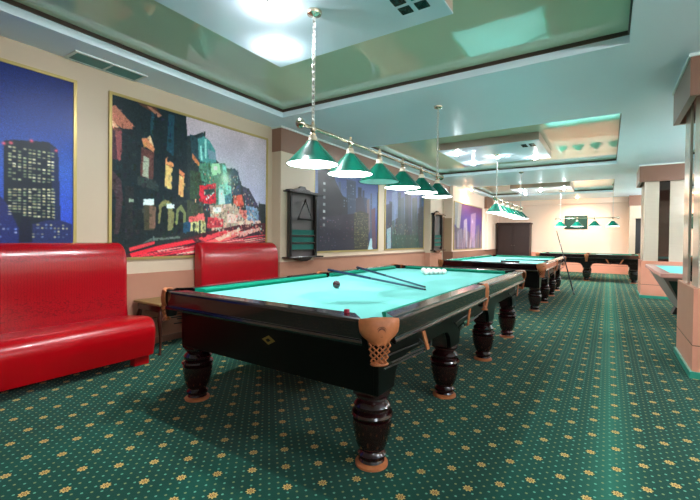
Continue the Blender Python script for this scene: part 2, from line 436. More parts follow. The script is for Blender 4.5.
# ------------------------------------------------------------------ murals
ART_STREET = [(((0.39,0.009),(0.397,0.139),(0.446,0.118),(0.497,0.081),(0.593,0.27),(0.629,0.3),(0.672,0.314),(0.733,0.318),(0.789,0.436),(0.847,0.46),(0.899,0.537),(0.952,0.633),(0.998,0.664),(1.002,1.064),(-0.001,1.007),(-0.005,-0.008)),(26,40,44)),(((-0.005,-0.008),(0.39,-0.005),(0.406,0.593),(-0.002,0.729)),(16,32,38)),(((-0.005,0.074),(0.017,0.06),(0.108,0.162),(0.099,0.183),(0.048,0.193),(-0.004,0.157)),(170,104,84)),(((-0.005,0.145),(0.035,0.191),(0.004,0.207),(-0.004,0.192)),(200,150,120)),(((-0.004,0.215),(0.044,0.2),(0.049,0.271),(0.04,0.394),(-0.004,0.392)),(66,40,52)),(((0.017,0.209),(0.048,0.199),(0.045,0.393),(0.027,0.397)),(130,70,72)),(((-0.004,0.192),(0.048,0.199),(0.048,0.217),(-0.004,0.215)),(90,50,44)),(((0.075,-0.029),(0.103,-0.028),(0.201,-0.016),(0.243,0.033),(0.212,0.044),(0.141,0.019)),(70,44,34)),(((0.166,0.01),(0.191,0.007),(0.249,0.044),(0.233,0.063)),(150,100,80)),(((0.142,0.226),(0.172,0.218),(0.213,0.271),(0.208,0.305),(0.152,0.268)),(190,120,84)),(((0.172,0.218),(0.187,0.194),(0.208,0.266),(0.197,0.256)),(200,170,130)),(((0.142,0.283),(0.208,0.305),(0.204,0.487),(0.138,0.473)),(84,52,50)),(((0.153,0.337),(0.183,0.349),(0.178,0.478),(0.148,0.471)),(150,160,140)),(((0.124,0.475),(0.209,0.486),(0.235,0.521),(0.23,0.561),(0.124,0.531)),(40,52,52)),(((0.272,0.329),(0.316,0.352),(0.317,0.379),(0.272,0.369)),(220,140,90)),(((0.272,0.369),(0.311,0.387),(0.306,0.537),(0.267,0.529)),(214,178,110)),(((0.351,0.386),(0.387,0.414),(0.381,0.443),(0.351,0.42)),(210,120,80)),(((0.351,0.427),(0.381,0.443),(0.376,0.583),(0.346,0.566)),(220,160,100)),(((0.436,0.44),(0.474,0.47),(0.467,0.492),(0.436,0.476)),(200,120,80)),(((0.436,0.476),(0.468,0.5),(0.462,0.594),(0.43,0.583)),(210,160,110)),(((0.191,0.039),(0.207,0.046),(0.202,0.203),(0.187,0.181)),(20,60,72)),(((0.287,0.018),(0.32,0.019),(0.316,0.298),(0.277,0.274)),(16,58,74)),(((-0.002,0.729),(0.418,0.613),(0.481,0.621),(0.484,1.035),(-0.001,1.007)),(20,30,34)),(((-0.003,0.451),(0.045,0.514),(0.055,0.633),(0.037,0.846),(0.015,0.853),(0.023,0.637),(-0.003,0.522)),(58,44,50)),(((0.063,0.547),(0.105,0.547),(0.102,0.876),(0.065,0.883)),(30,34,38)),(((0.159,0.621),(0.21,0.635),(0.215,0.667),(0.211,0.824),(0.16,0.825),(0.154,0.685)),(60,58,44)),(((0.184,0.657),(0.22,0.667),(0.216,0.81),(0.185,0.811)),(110,84,70)),(((0.236,0.652),(0.262,0.61),(0.301,0.619),(0.324,0.705),(0.314,0.848),(0.302,0.74),(0.279,0.648),(0.252,0.664),(0.242,0.777),(0.231,0.777)),(120,120,76)),(((0.285,0.687),(0.307,0.686),(0.308,0.821),(0.285,0.822)),(120,118,80)),(((0.335,0.67),(0.364,0.633),(0.394,0.693),(0.395,0.819),(0.377,0.819),(0.376,0.694),(0.353,0.675),(0.342,0.779),(0.33,0.779)),(110,120,76)),(((0.154,0.622),(0.209,0.612),(0.21,0.655),(0.154,0.66)),(206,236,236)),(((0.279,0.634),(0.324,0.637),(0.324,0.667),(0.279,0.668)),(206,236,240)),(((0.082,0.624),(0.105,0.627),(0.106,0.646),(0.082,0.649)),(130,150,130)),(((0.4,0.594),(0.501,0.626),(0.522,0.874),(0.402,0.875)),(50,60,44)),(((0.413,0.719),(0.508,0.684),(0.521,0.727),(0.413,0.762)),(230,90,90)),(((0.419,0.761),(0.521,0.727),(0.522,0.83),(0.42,0.847)),(190,190,130)),(((0.438,0.761),(0.45,0.76),(0.451,0.846),(0.438,0.846)),(40,60,50)),(((0.476,0.744),(0.488,0.744),(0.489,0.845),(0.476,0.846)),(40,60,50)),(((0.377,0.764),(0.419,0.747),(0.42,0.847),(0.377,0.861)),(30,70,100)),(((0.415,0.12),(0.459,0.135),(0.51,0.077),(0.518,0.287),(0.479,0.332),(0.428,0.293)),(30,60,70)),(((0.465,0.141),(0.504,0.108),(0.544,0.133),(0.585,0.197),(0.593,0.285),(0.518,0.323),(0.472,0.283)),(70,140,140)),(((0.478,0.187),(0.491,0.184),(0.498,0.291),(0.485,0.294)),(150,220,210)),(((0.51,0.128),(0.524,0.124),(0.525,0.271),(0.511,0.274)),(150,215,205)),(((0.428,0.25),(0.473,0.311),(0.473,0.34),(0.428,0.293)),(190,110,70)),(((0.531,0.196),(0.585,0.212),(0.593,0.27),(0.538,0.268)),(110,140,160)),(((0.473,0.319),(0.657,0.279),(0.688,0.405),(0.69,0.6),(0.481,0.621)),(60,110,90)),(((0.552,0.302),(0.614,0.288),(0.629,0.369),(0.559,0.397)),(160,220,170)),(((0.572,0.319),(0.6,0.314),(0.6,0.344),(0.573,0.349)),(235,255,220)),(((0.636,0.291),(0.665,0.3),(0.681,0.445),(0.652,0.488)),(100,190,180)),(((0.417,0.38),(0.48,0.382),(0.5,0.473),(0.5,0.582),(0.418,0.592)),(40,64,44)),(((0.68,0.39),(0.695,0.333),(0.725,0.304),(0.757,0.329),(0.773,0.39),(0.782,0.518),(0.682,0.53)),(40,56,76)),(((0.608,0.456),(0.704,0.449),(0.722,0.794),(0.611,0.813)),(110,190,180)),(((0.609,0.494),(0.644,0.489),(0.66,0.595),(0.617,0.615)),(190,235,220)),(((0.659,0.533),(0.704,0.512),(0.713,0.637),(0.66,0.657)),(60,110,130)),(((0.474,0.484),(0.587,0.448),(0.595,0.594),(0.547,0.614),(0.481,0.606)),(196,24,44)),(((0.506,0.508),(0.581,0.49),(0.581,0.528),(0.513,0.551)),(20,50,50)),(((0.52,0.573),(0.574,0.514),(0.581,0.52),(0.527,0.587)),(200,220,210)),(((0.719,0.526),(0.79,0.509),(0.807,0.604),(0.728,0.612)),(230,80,60)),(((0.789,0.444),(0.847,0.452),(0.899,0.537),(0.952,0.633),(0.954,0.753),(0.833,0.741),(0.815,0.546)),(52,50,72)),(((0.823,0.594),(0.934,0.618),(0.935,0.72),(0.833,0.725)),(110,140,170)),(((0.767,0.632),(0.832,0.635),(0.833,0.725),(0.768,0.729)),(220,110,100)),(((0.547,0.622),(0.735,0.587),(0.816,0.726),(0.918,0.737),(0.919,0.805),(0.562,0.814)),(170,150,130)),(((0.534,0.712),(0.646,0.72),(0.647,0.781),(0.535,0.8)),(180,50,60)),(((0.575,0.634),(0.631,0.629),(0.631,0.667),(0.575,0.671)),(240,255,240)),(((0.675,0.671),(0.752,0.681),(0.752,0.745),(0.676,0.749)),(250,190,180)),(((0.76,0.729),(0.953,0.719),(0.963,0.787),(0.769,0.809)),(240,190,170)),(((0.934,0.567),(0.997,0.569),(0.999,0.716),(0.944,0.685)),(30,40,44)),(((0.457,0.846),(0.768,0.761),(0.999,0.733),(1.002,1.064),(-0.001,1.007),(0.079,0.938)),(70,26,36)),(((-0.001,1.007),(0.097,0.901),(0.457,0.817),(0.483,0.846),(0.079,0.975)),(26,34,36)),(((0.083,0.938),(0.216,0.895),(0.216,0.915),(0.088,0.963)),(190,50,60)),(((0.145,0.914),(0.195,0.876),(0.36,0.861),(0.36,0.875),(0.195,0.895)),(80,96,90)),(((0.088,0.975),(0.248,0.922),(0.432,0.882),(0.457,0.904),(0.196,0.967),(0.098,1.0)),(214,40,56)),(((0.292,0.983),(0.458,0.918),(0.583,0.874),(0.591,0.897),(0.42,0.974)),(200,40,60)),(((0.457,0.875),(0.654,0.812),(0.729,0.81),(0.516,0.897)),(220,60,70)),(((0.516,0.904),(0.769,0.809),(0.85,0.815),(0.584,0.927)),(235,90,90)),(((0.583,0.874),(0.768,0.785),(0.801,0.792),(0.619,0.897)),(250,170,150)),(((0.692,0.921),(0.85,0.807),(0.99,0.786),(0.992,0.924)),(50,30,40)),(((0.73,0.842),(0.867,0.79),(0.954,0.778),(0.954,0.796),(0.809,0.857)),(250,150,140))]
ART_TOWER = [(((0.645,0.65),(0.753,0.664),(0.753,0.986),(0.595,0.977)),(16,24,60)),(((0.767,0.393),(0.791,0.381),(0.909,0.359),(0.944,0.392),(0.952,0.905),(0.767,0.903)),(14,26,40)),(((0.916,0.378),(0.944,0.392),(0.956,0.877),(0.934,0.878)),(20,34,70)),(((0.753,0.664),(0.776,0.705),(0.812,0.828),(0.813,0.903),(0.753,0.903)),(22,34,92)),(((0.819,0.787),(0.831,0.756),(0.85,0.785),(0.857,0.904),(0.813,0.903)),(10,16,40)),(((0.857,0.806),(0.91,0.782),(0.952,0.78),(0.996,0.8),(0.996,0.905),(0.857,0.904)),(26,36,80))]
ART_TOWER_BOX = [(0.779,0.414),(0.937,0.415),(0.937,0.587),(0.779,0.592),(0.779,0.631),(0.937,0.608),(0.938,0.781),(0.779,0.769)]
ART_TOWER_LOW = [(0.753,0.81),(0.813,0.888),(0.857,0.806),(0.988,0.888)]
ART_BEACONS = [(0.767,0.405),(0.788,0.397),(0.853,0.369),(0.937,0.399)]
ART_HARBOUR = [(((0.042,-0.044),(0.205,-0.089),(0.256,1.02),(0.053,1.01)),(20,24,40)),(((0.193,-0.085),(0.283,0.128),(0.392,0.301),(0.415,1.039),(0.158,1.027)),(22,28,44)),(((0.444,0.07),(0.59,0.064),(0.62,1.049),(0.457,1.041)),(50,70,100)),(((0.378,0.291),(0.462,0.316),(0.471,1.042),(0.374,1.037)),(24,34,50)),(((0.594,0.296),(0.702,0.254),(0.771,0.46),(0.78,1.057),(0.604,1.048)),(50,50,72)),(((0.785,0.295),(0.836,0.261),(0.86,0.7),(0.81,0.839)),(120,104,110)),(((0.06,0.597),(0.566,0.506),(0.574,1.047),(0.065,1.022)),(36,34,56)),(((0.566,0.506),(0.673,0.456),(0.822,0.482),(0.831,1.059),(0.574,1.047)),(46,50,44)),(((0.813,1.004),(0.862,0.839),(0.897,0.839),(0.918,1.035),(0.814,1.045)),(180,220,230)),(((0.873,0.422),(0.943,0.386),(0.971,0.981),(0.899,0.979)),(90,60,76))]
ART_H_LIGHTS = [(0.581,0.492),(0.83,0.977),(0.082,0.573),(0.558,0.995),(0.112,0.163),(0.143,0.751),(0.403,0.127),(0.611,0.45)]
ART_CANYON = [(((-0.034,0.326),(0.145,0.276),(0.161,1.065),(-0.02,1.058)),(30,40,66)),(((0.141,0.11),(0.259,0.061),(0.293,0.493),(0.15,0.563)),(130,150,190)),(((0.039,0.689),(0.129,0.655),(0.136,0.988),(0.045,1.001)),(190,220,230)),(((0.287,0.212),(0.437,0.13),(0.483,1.03),(0.279,1.023)),(60,80,84)),(((0.461,0.062),(0.622,0.005),(0.674,1.036),(0.483,1.03)),(46,64,76)),(((0.653,0.133),(0.796,0.08),(0.85,1.041),(0.674,1.036)),(60,84,84)),(((0.831,0.282),(0.984,0.231),(1.004,1.046),(0.85,1.041)),(80,76,80)),(((0.155,0.776),(0.843,0.764),(0.911,1.043),(0.16,1.02)),(30,80,70))]
ART_AVENUE = [(((-0.039,-0.047),(0.141,-0.04),(0.155,0.582),(-0.029,0.432)),(170,190,180)),(((0.142,0.001),(0.238,0.006),(0.16,0.791),(0.066,0.71)),(200,206,190)),(((-0.027,0.512),(0.926,0.688),(0.979,1.055),(-0.016,1.013)),(90,84,110)),(((0.313,0.359),(0.414,0.305),(0.466,0.967),(0.293,0.962)),(210,200,210)),(((0.556,0.2),(0.746,0.13),(0.728,0.974),(0.538,0.969)),(190,150,180)),(((0.755,0.457),(0.918,0.398),(0.934,0.98),(0.768,0.975)),(120,110,130)),(((0.094,0.627),(0.25,0.535),(0.293,0.962),(0.102,0.956)),(150,150,170))]

def mural(name, x, y0, y1, z0, z1, label, paint, nx=300, nz=240, bright=1.25, soft=1):
    S, T = np.meshgrid((np.arange(nx)+.5)/nx, (np.arange(nz)+.5)/nz)
    C = np.zeros((nz, nx, 3)); rng = np.random.default_rng(len(name)+int(y0*10))
    def poly(pts, col, a=1.0, soft=None):
        ins = np.zeros(S.shape, bool); n = len(pts)
        for i in range(n):
            (xa, ya), (xb, yb) = pts[i], pts[(i+1) % n]
            if ya == yb: continue
            c_ = ((ya > T) != (yb > T)) & (S < (xb-xa)*(T-ya)/(yb-ya)+xa); ins ^= c_
        C[ins] = C[ins]*(1-a)+np.array(col)*a
        return ins
    def glow(s, t_, r, col, a=1):
        k = np.exp(-(((S-s)*(y1-y0))**2+((T-t_)*(z1-z0))**2)/(r*r))[..., None]*a
        C[:] = C*(1-k)+np.array(col)*k
    paint(C, S, T, poly, glow, rng)
    for _ in range(soft):
        Q = np.pad(C, ((1, 1), (1, 1), (0, 0)), 'edge'); C = (Q[:-2, 1:-1]+Q[2:, 1:-1]+Q[1:-1, :-2]+Q[1:-1, 2:]+2*C)/6
    C *= (1+rng.normal(0, .07, S.shape))[..., None]
    C = np.clip(C, 0, 255)/255.0
    L = np.clip(np.where(C <= .04045, C/12.92, ((C+.055)/1.055)**2.4)*bright, 0, .9)
    root = thing('wall_mural', (x, (y0+y1)/2, z0), label, 'wall picture')
    hy = (y1-y0)/2; zz = z1-z0; fr = .028
    mb = MB()
    for q in ((-hy, hy, 0, fr), (-hy, hy, zz-fr, zz), (-hy, -hy+fr, fr, zz-fr), (hy-fr, hy, fr, zz-fr)): mb.box(0, .022, q[0], q[1], q[2], q[3])
    mb.build('frame', 'frame_gold', root)
    # the print: a fine grid whose faces carry the picture
    iy, iz = hy-fr+.002, (fr-.002, zz-fr+.002)
    gy = np.linspace(-iy, iy, nx+1); gz = np.linspace(iz[1], iz[0], nz+1)
    V = np.zeros(((nx+1)*(nz+1), 3)); Y, Z = np.meshgrid(gy, gz); V[:, 0] = .010; V[:, 1] = Y.ravel(); V[:, 2] = Z.ravel()
    idx = np.arange(nz)[:, None]*(nx+1)+np.arange(nx)[None, :]
    Fc = np.stack([idx, idx+nx+1, idx+nx+2, idx+1], -1).reshape(-1, 4)
    me = bpy.data.meshes.new('print'); me.vertices.add(len(V)); me.vertices.foreach_set('co', V.ravel())
    me.loops.add(Fc.size); me.loops.foreach_set('vertex_index', Fc.ravel().astype(np.int32))
    me.polygons.add(len(Fc)); me.polygons.foreach_set('loop_start', np.arange(0, Fc.size, 4, dtype=np.int32)); me.update(calc_edges=True)
    at = me.color_attributes.new('picture', 'FLOAT_COLOR', 'CORNER')
    K = np.ones((len(Fc), 4, 4)); K[:, :, :3] = L.reshape(-1, 1, 3); at.data.foreach_set('color', K.ravel().astype(np.float32))
    me.materials.append(MT['print']); pr = bpy.data.objects.new('print', me); COL.objects.link(pr); pr.parent = root
    return root
t = NT('mural_print'); a = t.n('ShaderNodeAttribute', attribute_name='picture'); t.color(a.outputs['Color']); t.set(rough=.35, spec=.3); MT['print'] = t.m

def grad(C, T, stops):
    ts = [s_[0] for s_ in stops]
    for k in range(3): C[..., k] = np.interp(T, ts, [s_[1][k] for s_ in stops])
def quadpt(q, a, b):   # bilinear in a picture quad (tl, tr, br, bl)
    return tuple((q[0][i]*(1-a)+q[1][i]*a)*(1-b)+(q[3][i]*(1-a)+q[2][i]*a)*b for i in (0, 1))
def windows(C, S, T, poly, rng, q, nx, nz, cols, p=.8, fx=.5, fz=.45):
    for i in range(nx):
        for j in range(nz):
            if rng.random() > p: continue
            c0 = np.array(cols[rng.integers(len(cols))])*(.55+.45*rng.random())
            a0, b0 = i/nx, j/nz; a1, b1 = a0+fx/nx, b0+fz/nz
            poly([quadpt(q, a0, b0), quadpt(q, a1, b0), quadpt(q, a1, b1), quadpt(q, a0, b1)], c0)

def paint_tower(C, S, T, poly, glow, rng):
    grad(C, T, [(0, (6, 30, 92)), (.25, (14, 50, 130)), (.5, (44, 82, 168)), (.75, (40, 70, 176)), (1, (34, 52, 150))])
    for i in range(26):   # skyline to the left, outside the picture
        a = rng.random()*.74; w_ = .03+.05*rng.random(); h = .55+.35*rng.random()
        poly([(a, h), (a+w_, h), (a+w_, 1), (a, 1)], (14+10*rng.random(), 22, 52))
    for pts, col in ART_TOWER: poly(pts, col)
    q = ART_TOWER_BOX; W_ = [(236, 226, 170), (250, 244, 200), (190, 200, 150), (150, 170, 130)]
    windows(C, S, T, poly, rng, q[0:4], 10, 11, W_, .78, .62, .5); windows(C, S, T, poly, rng, q[4:8], 10, 10, W_, .92, .66, .5)
    l = ART_TOWER_LOW; windows(C, S, T, poly, rng, (l[0], (l[1][0], l[0][1]), l[1], (l[0][0], l[1][1])), 5, 4, [(120, 150, 230), (200, 210, 240)], .4)
    windows(C, S, T, poly, rng, (l[2], (l[3][0], l[2][1]), l[3], (l[2][0], l[3][1])), 9, 5, [(220, 210, 150), (120, 140, 190)], .45)
    for i in range(60): poly([(u_ := rng.random()*.7, v_ := .7+.28*rng.random()), (u_+.005, v_), (u_+.005, v_+.012), (u_, v_+.012)], (210, 200, 140))
    for s_, t_ in ART_BEACONS: glow(s_, t_, .013, (255, 90, 110))

def paint_street(C, S, T, poly, glow, rng):
    grad(C, T, [(0, (178, 162, 170)), (.3, (176, 172, 192)), (.55, (168, 170, 200)), (1, (170, 156, 180))])
    n = rng.normal(0, 1, (13, 16)); yy = (T*11).astype(int); xx = (S*14).astype(int)
    fx_, fy_ = S*14-xx, T*11-yy
    cl = (n[yy, xx]*(1-fx_)+n[yy, xx+1]*fx_)*(1-fy_)+(n[yy+1, xx]*(1-fx_)+n[yy+1, xx+1]*fx_)*fy_
    C += cl[..., None]*6
    for pts, col in ART_STREET: poly(pts, col)
    mottle(C, S, T, poly, rng, 900, .0, .55, .05, .9); mottle(C, S, T, poly, rng, 1500, .44, .95, .3, .86)
    for i in range(260):  # rows of lit panes on the receding fronts
        a = .5+.45*rng.random(); b = .36+.45*rng.random()
        k_ = C[min(239, int(b*240)), min(339, int(a*340))].sum()
        if 120 < k_ < 440: poly([(a, b), (a+.006, b+.002), (a+.006, b+.016), (a, b+.014)], [(240, 200, 160), (170, 220, 210), (30, 40, 60), (240, 120, 100)][rng.integers(4)], .7)
    dark = C.sum(-1) < 260
    C += (rng.normal(0, 6, S.shape)*dark)[..., None]
    for i in range(70):   # small lights of shops and lamps
        s_ = .55+.43*rng.random(); t_ = .66+.2*rng.random(); cc = [(255, 220, 190), (240, 90, 90), (160, 230, 210), (250, 180, 150)][rng.integers(4)]
        glow(s_, t_, .006+.012*rng.random(), cc, .8)
    for i in range(60):   # light trails
        s0 = .1+.8*rng.random(); k = rng.random(); t0 = .99-.16*s0+.06*k; ln = .08+.16*rng.random()
        poly([(s0, t0), (s0+ln, t0-ln*.16), (s0+ln, t0-ln*.16+.006), (s0, t0+.008)], [(230, 50, 70), (250, 110, 110), (160, 30, 50), (255, 200, 180)][rng.integers(4)], .75)
    glow(.66, .40, .07, (225, 255, 225), .9); glow(.66, .40, .2, (150, 200, 160), .45)

def mottle(C, S, T, poly, rng, n, s0=0., s1=1., t0=0., t1=1.):
    nz_, nx_ = S.shape
    for i in range(n):
        a = s0+(s1-s0)*rng.random(); b = t0+(t1-t0)*rng.random(); w_ = .004+.014*rng.random()**2; h = .006+.03*rng.random()**2
        cc = C[min(nz_-1, int(b*nz_)), min(nx_-1, int(a*nx_))]
        if cc[2] > 150 and cc.sum() > 480 and b < .72: continue
        cc = cc*(.55+.8*rng.random())+rng.normal(0, 6, 3)
        poly([(a-w_/2, b-h/2+w_*.2), (a+w_/2, b-h/2-w_*.0), (a+w_/2, b+h/2), (a-w_/2, b+h/2+w_*.2)], cc, .8)
def city(C, S, T, poly, glow, rng, n, top, cols, wins, p=.35):
    for i in range(n):
        a = rng.random(); w_ = .03+.06*rng.random(); h = top+(.9-top)*rng.random()**1.3
        poly([(a, h), (a+w_, h), (a+w_, 1), (a, 1)], np.array(cols[rng.integers(len(cols))])*(.6+.6*rng.random()))
        windows(C, S, T, poly, rng, ((a+.004, h+.01), (a+w_-.004, h+.01), (a+w_-.004, .98), (a+.004, .98)), max(2, int(w_*70)), int((1-h)*34), wins, p, .5, .4)
def paint_harbour(C, S, T, poly, glow, rng):
    grad(C, T, [(0, (60, 80, 140)), (.35, (96, 124, 178)), (.55, (60, 84, 160)), (1, (30, 34, 66))])
    city(C, S, T, poly, glow, rng, 14, .1, [(40, 56, 86), (60, 80, 110)], [(120, 140, 170)], .2)
    for pts, col in ART_HARBOUR: poly(pts, col)
    l = ART_H_LIGHTS
    def r4(i): return (l[i], (l[i+1][0], l[i][1]), l[i+1], (l[i][0], l[i+1][1]))
    windows(C, S, T, poly, rng, r4(0), 12, 22, [(220, 214, 150), (150, 160, 110), (190, 170, 120)], .6)
    windows(C, S, T, poly, rng, r4(2), 22, 20, [(150, 110, 140), (110, 120, 160), (170, 90, 100), (90, 120, 120)], .16)
    windows(C, S, T, poly, rng, r4(4), 1, 7, [(215, 225, 230)], .9, 1, .4)
    windows(C, S, T, poly, rng, r4(6), 6, 9, [(110, 150, 190), (140, 160, 190)], .35)
def paint_canyon(C, S, T, poly, glow, rng):
    grad(C, T, [(0, (70, 84, 140)), (.4, (120, 136, 190)), (.7, (70, 100, 130)), (1, (24, 60, 66))])
    city(C, S, T, poly, glow, rng, 34, .05, [(36, 60, 76), (60, 90, 96), (70, 84, 110)], [(170, 190, 160), (130, 170, 160), (200, 190, 150)], .4)
    for pts, col in ART_CANYON: poly(pts, col, .75)
    for i in range(90): glow(rng.random(), .6+.4*rng.random(), .02, [(40, 180, 150), (200, 210, 190), (220, 160, 110)][rng.integers(3)], .5)
def paint_avenue(C, S, T, poly, glow, rng):
    grad(C, T, [(0, (90, 60, 120)), (.3, (70, 56, 160)), (.6, (60, 50, 150)), (1, (90, 84, 130))])
    C[..., 0] += S*60*(1-T); C[..., 1] += S*10
    for pts, col in ART_AVENUE: poly(pts, col, .8)
    for i in range(60): poly([(a := rng.random(), h := .45+.45*rng.random()), (a+.02, h), (a+.03, 1), (a-.01, 1)], [(220, 210, 220), (120, 90, 130), (60, 70, 90), (200, 150, 120)][rng.integers(4)], .4)
    glow(.62, .36, .07, (240, 220, 240), .9)
mural('tower', WX, -.55, 1.71, .95, 2.68, 'framed mural of a lit office tower against a deep blue sky', paint_tower, 300, 230, 1.5, 1)
mural('street', WX, 2.0, 4.23, .95, 2.68, 'framed mural of a city street at dusk with red light trails', paint_street, 340, 260, 1.35, 1)
mural('harbour', WX, 5.33, 7.63, .95, 2.48, 'framed mural of a grey blue skyline with a speckled yellow tower', paint_harbour, 260, 200, .75)
mural('canyon', WX, 7.93, 10.2, .95, 2.48, 'framed mural of pale green high-rise blocks, right of the grey blue skyline', paint_canyon, 260, 200, .75)
mural('avenue', BX, 11.88, 15.1, .88, 2.41, 'framed mural of a violet night city on the peach wall', paint_avenue, 200, 160, .6)

# ------------------------------------------------------------------ billiard tables
def sweep(mb, A, B, nrm, prof, ma, mbv):
    A, B, nrm = Vector(A), Vector(B), Vector(nrm); d = (B-A).normalized(); ra, rb = [], []
    for s_, z in prof:
        ra.append(A+d*(s_*ma)+nrm*s_+Vector((0, 0, z))); rb.append(B-d*(s_*mbv)+nrm*s_+Vector((0, 0, z)))
    mb.loft([ra, rb])
WOODP = [(.012, .685), (-.008, .69), (-.012, .702), (-.008, .714), (.002, .718), (.0, .80), (.004, .812), (.014, .819), (.10, .821), (.108, .81), (.108, .685)]
CUSHP = [(.1085, .765), (.1085, .815), (.125, .815), (.160, .806), (.164, .798), (.150, .782), (.148, .765)]
LEGP = [(.094, 0), (.094, .020), (.070, .024), (.062, .036), (.074, .046), (.076, .062), (.064, .074), (.060, .082), (.072, .094), (.084, .12), (.098, .18), (.106, .235), (.104, .25),
        (.092, .258), (.109, .266), (.113, .276), (.107, .288), (.088, .294), (.096, .306), (.098, .325), (.086, .342), (.074, .352), (.078, .362), (.092, .372), (.094, .386)]
def pocket(parent, cx, cy, d, wd, corner):
    d = Vector((d[0], d[1], 0)).normalized(); t_ = Vector((-d.y, d.x, 0)); O = Vector((cx, cy, 0))
    k = wd/.1
    rows = [(.826, .094, .012), (.832, .099, .030), (.820, .102, .040), (.78, .101, .045), (.755, .096, .047), (.735, .082, .046), (.722, .066, .044), (.710, .055, .042), (.698, .050, .040)]
    mb = MB()
    n = 14
    fr, bk = [], []
    for z, hw, off in rows:
        hw *= k
        fr.append([O+t_*(hw*(2*i/n-1))+d*((off+.012)*(1-abs(2*i/n-1)**2.2*.75))+Vector((0, 0, z-(.012*abs(2*i/n-1)**2 if z > .8 else 0))) for i in range(n+1)])
    for r_ in fr: bk.append([p-d*.006 for p in r_])
    mb.loft([a+b[::-1] for a, b in zip(fr, bk)])
    pl = mb.build('leather_pocket', 'leather', parent, True)
    # stamped round emblem
    zc_ = .765; oc = O+d*.0575
    mb = MB()
    for R_ in (.024, .014):
        pts = [oc+t_*(R_*k*math.cos(a))+Vector((0, 0, zc_+R_*math.sin(a)))-d*(.004*abs(math.cos(a))) for a in [2*math.pi*i/16 for i in range(17)]]
        mb.tube(pts, .0022, 5, cap=False)
    q_ = [oc+t_*(.019*k*math.cos(a))+Vector((0, 0, zc_+.02*math.sin(a)))-d*.0035 for a in [2*math.pi*i/16 for i in range(16)]]
    mb.prism(q_, d*.0032)
    mb.build('stamp', 'leather_d', pl)
    # net of leather straps below
    mb = MB()
    for i in range(7):
        a = -1+i/3
        ph = i % 2
        pts = []
        for j in range(8):
            z = .705-.0145*j; w_ = (.050-.0025*j)*k
            off = .056-.003*j; wob = (.0062*k if (j+ph) % 2 else -.0062*k)
            pts.append(O+t_*(a*w_+wob)+d*(off*(1-.5*a*a))+Vector((0, 0, z)))
        mb.tube(pts, .0052, 6)
    back = [O+t_*(.04*k*math.cos(a))+d*(.022+.024*math.sin(a))+Vector((0, 0, .603)) for a in [2*math.pi*i/14 for i in range(15)]]
    mb.tube(back, .006, 6, cap=False)
    mb.build('pocket_net', 'leather', parent, True)
    # dark pocket bowl seen from above
    mb = MB(); c0 = O-d*.012
    mb.lathe([(.056*k, .812), (.050*k, .70), (.034*k, .63), (.02, .625)], (c0.x, c0.y, 0), 18, cap=False)
    mb.lathe([(.052*k, .70), (.02, .635), (.001, .635)], (c0.x, c0.y, 0), 18, cap=False)
    mb.build('pocket_bowl', 'black', parent, True)
def ball_rack(parent, x, y, sy, ox):
    mb = MB()
    for dx, dz in ((0, 0), (.075, 0), (.037, -.04)):
        mb.tube([(x+ox*dx, y, .60+dz), (x+ox*dx, y+sy*.28, .588+dz), (x+ox*dx, y+sy*.50, .575+dz), (x+ox*dx, y+sy*.52, .60+dz)], .0045, 6)
    mb.tube([(x, y+sy*.52, .60), (x+ox*.037, y+sy*.53, .56), (x+ox*.075, y+sy*.52, .60)], .0045, 6)
    mb.build('ball_rack', 'black', parent, True)
    MB().prism([(x+ox*.078, y+sy*.36, .69), (x+ox*.078, y+sy*.40, .69), (x+ox*.082, y+sy*.47, .565), (x+ox*.082, y+sy*.43, .565)], (ox*.006, 0, 0)).build('leather_strap', 'leather', parent)

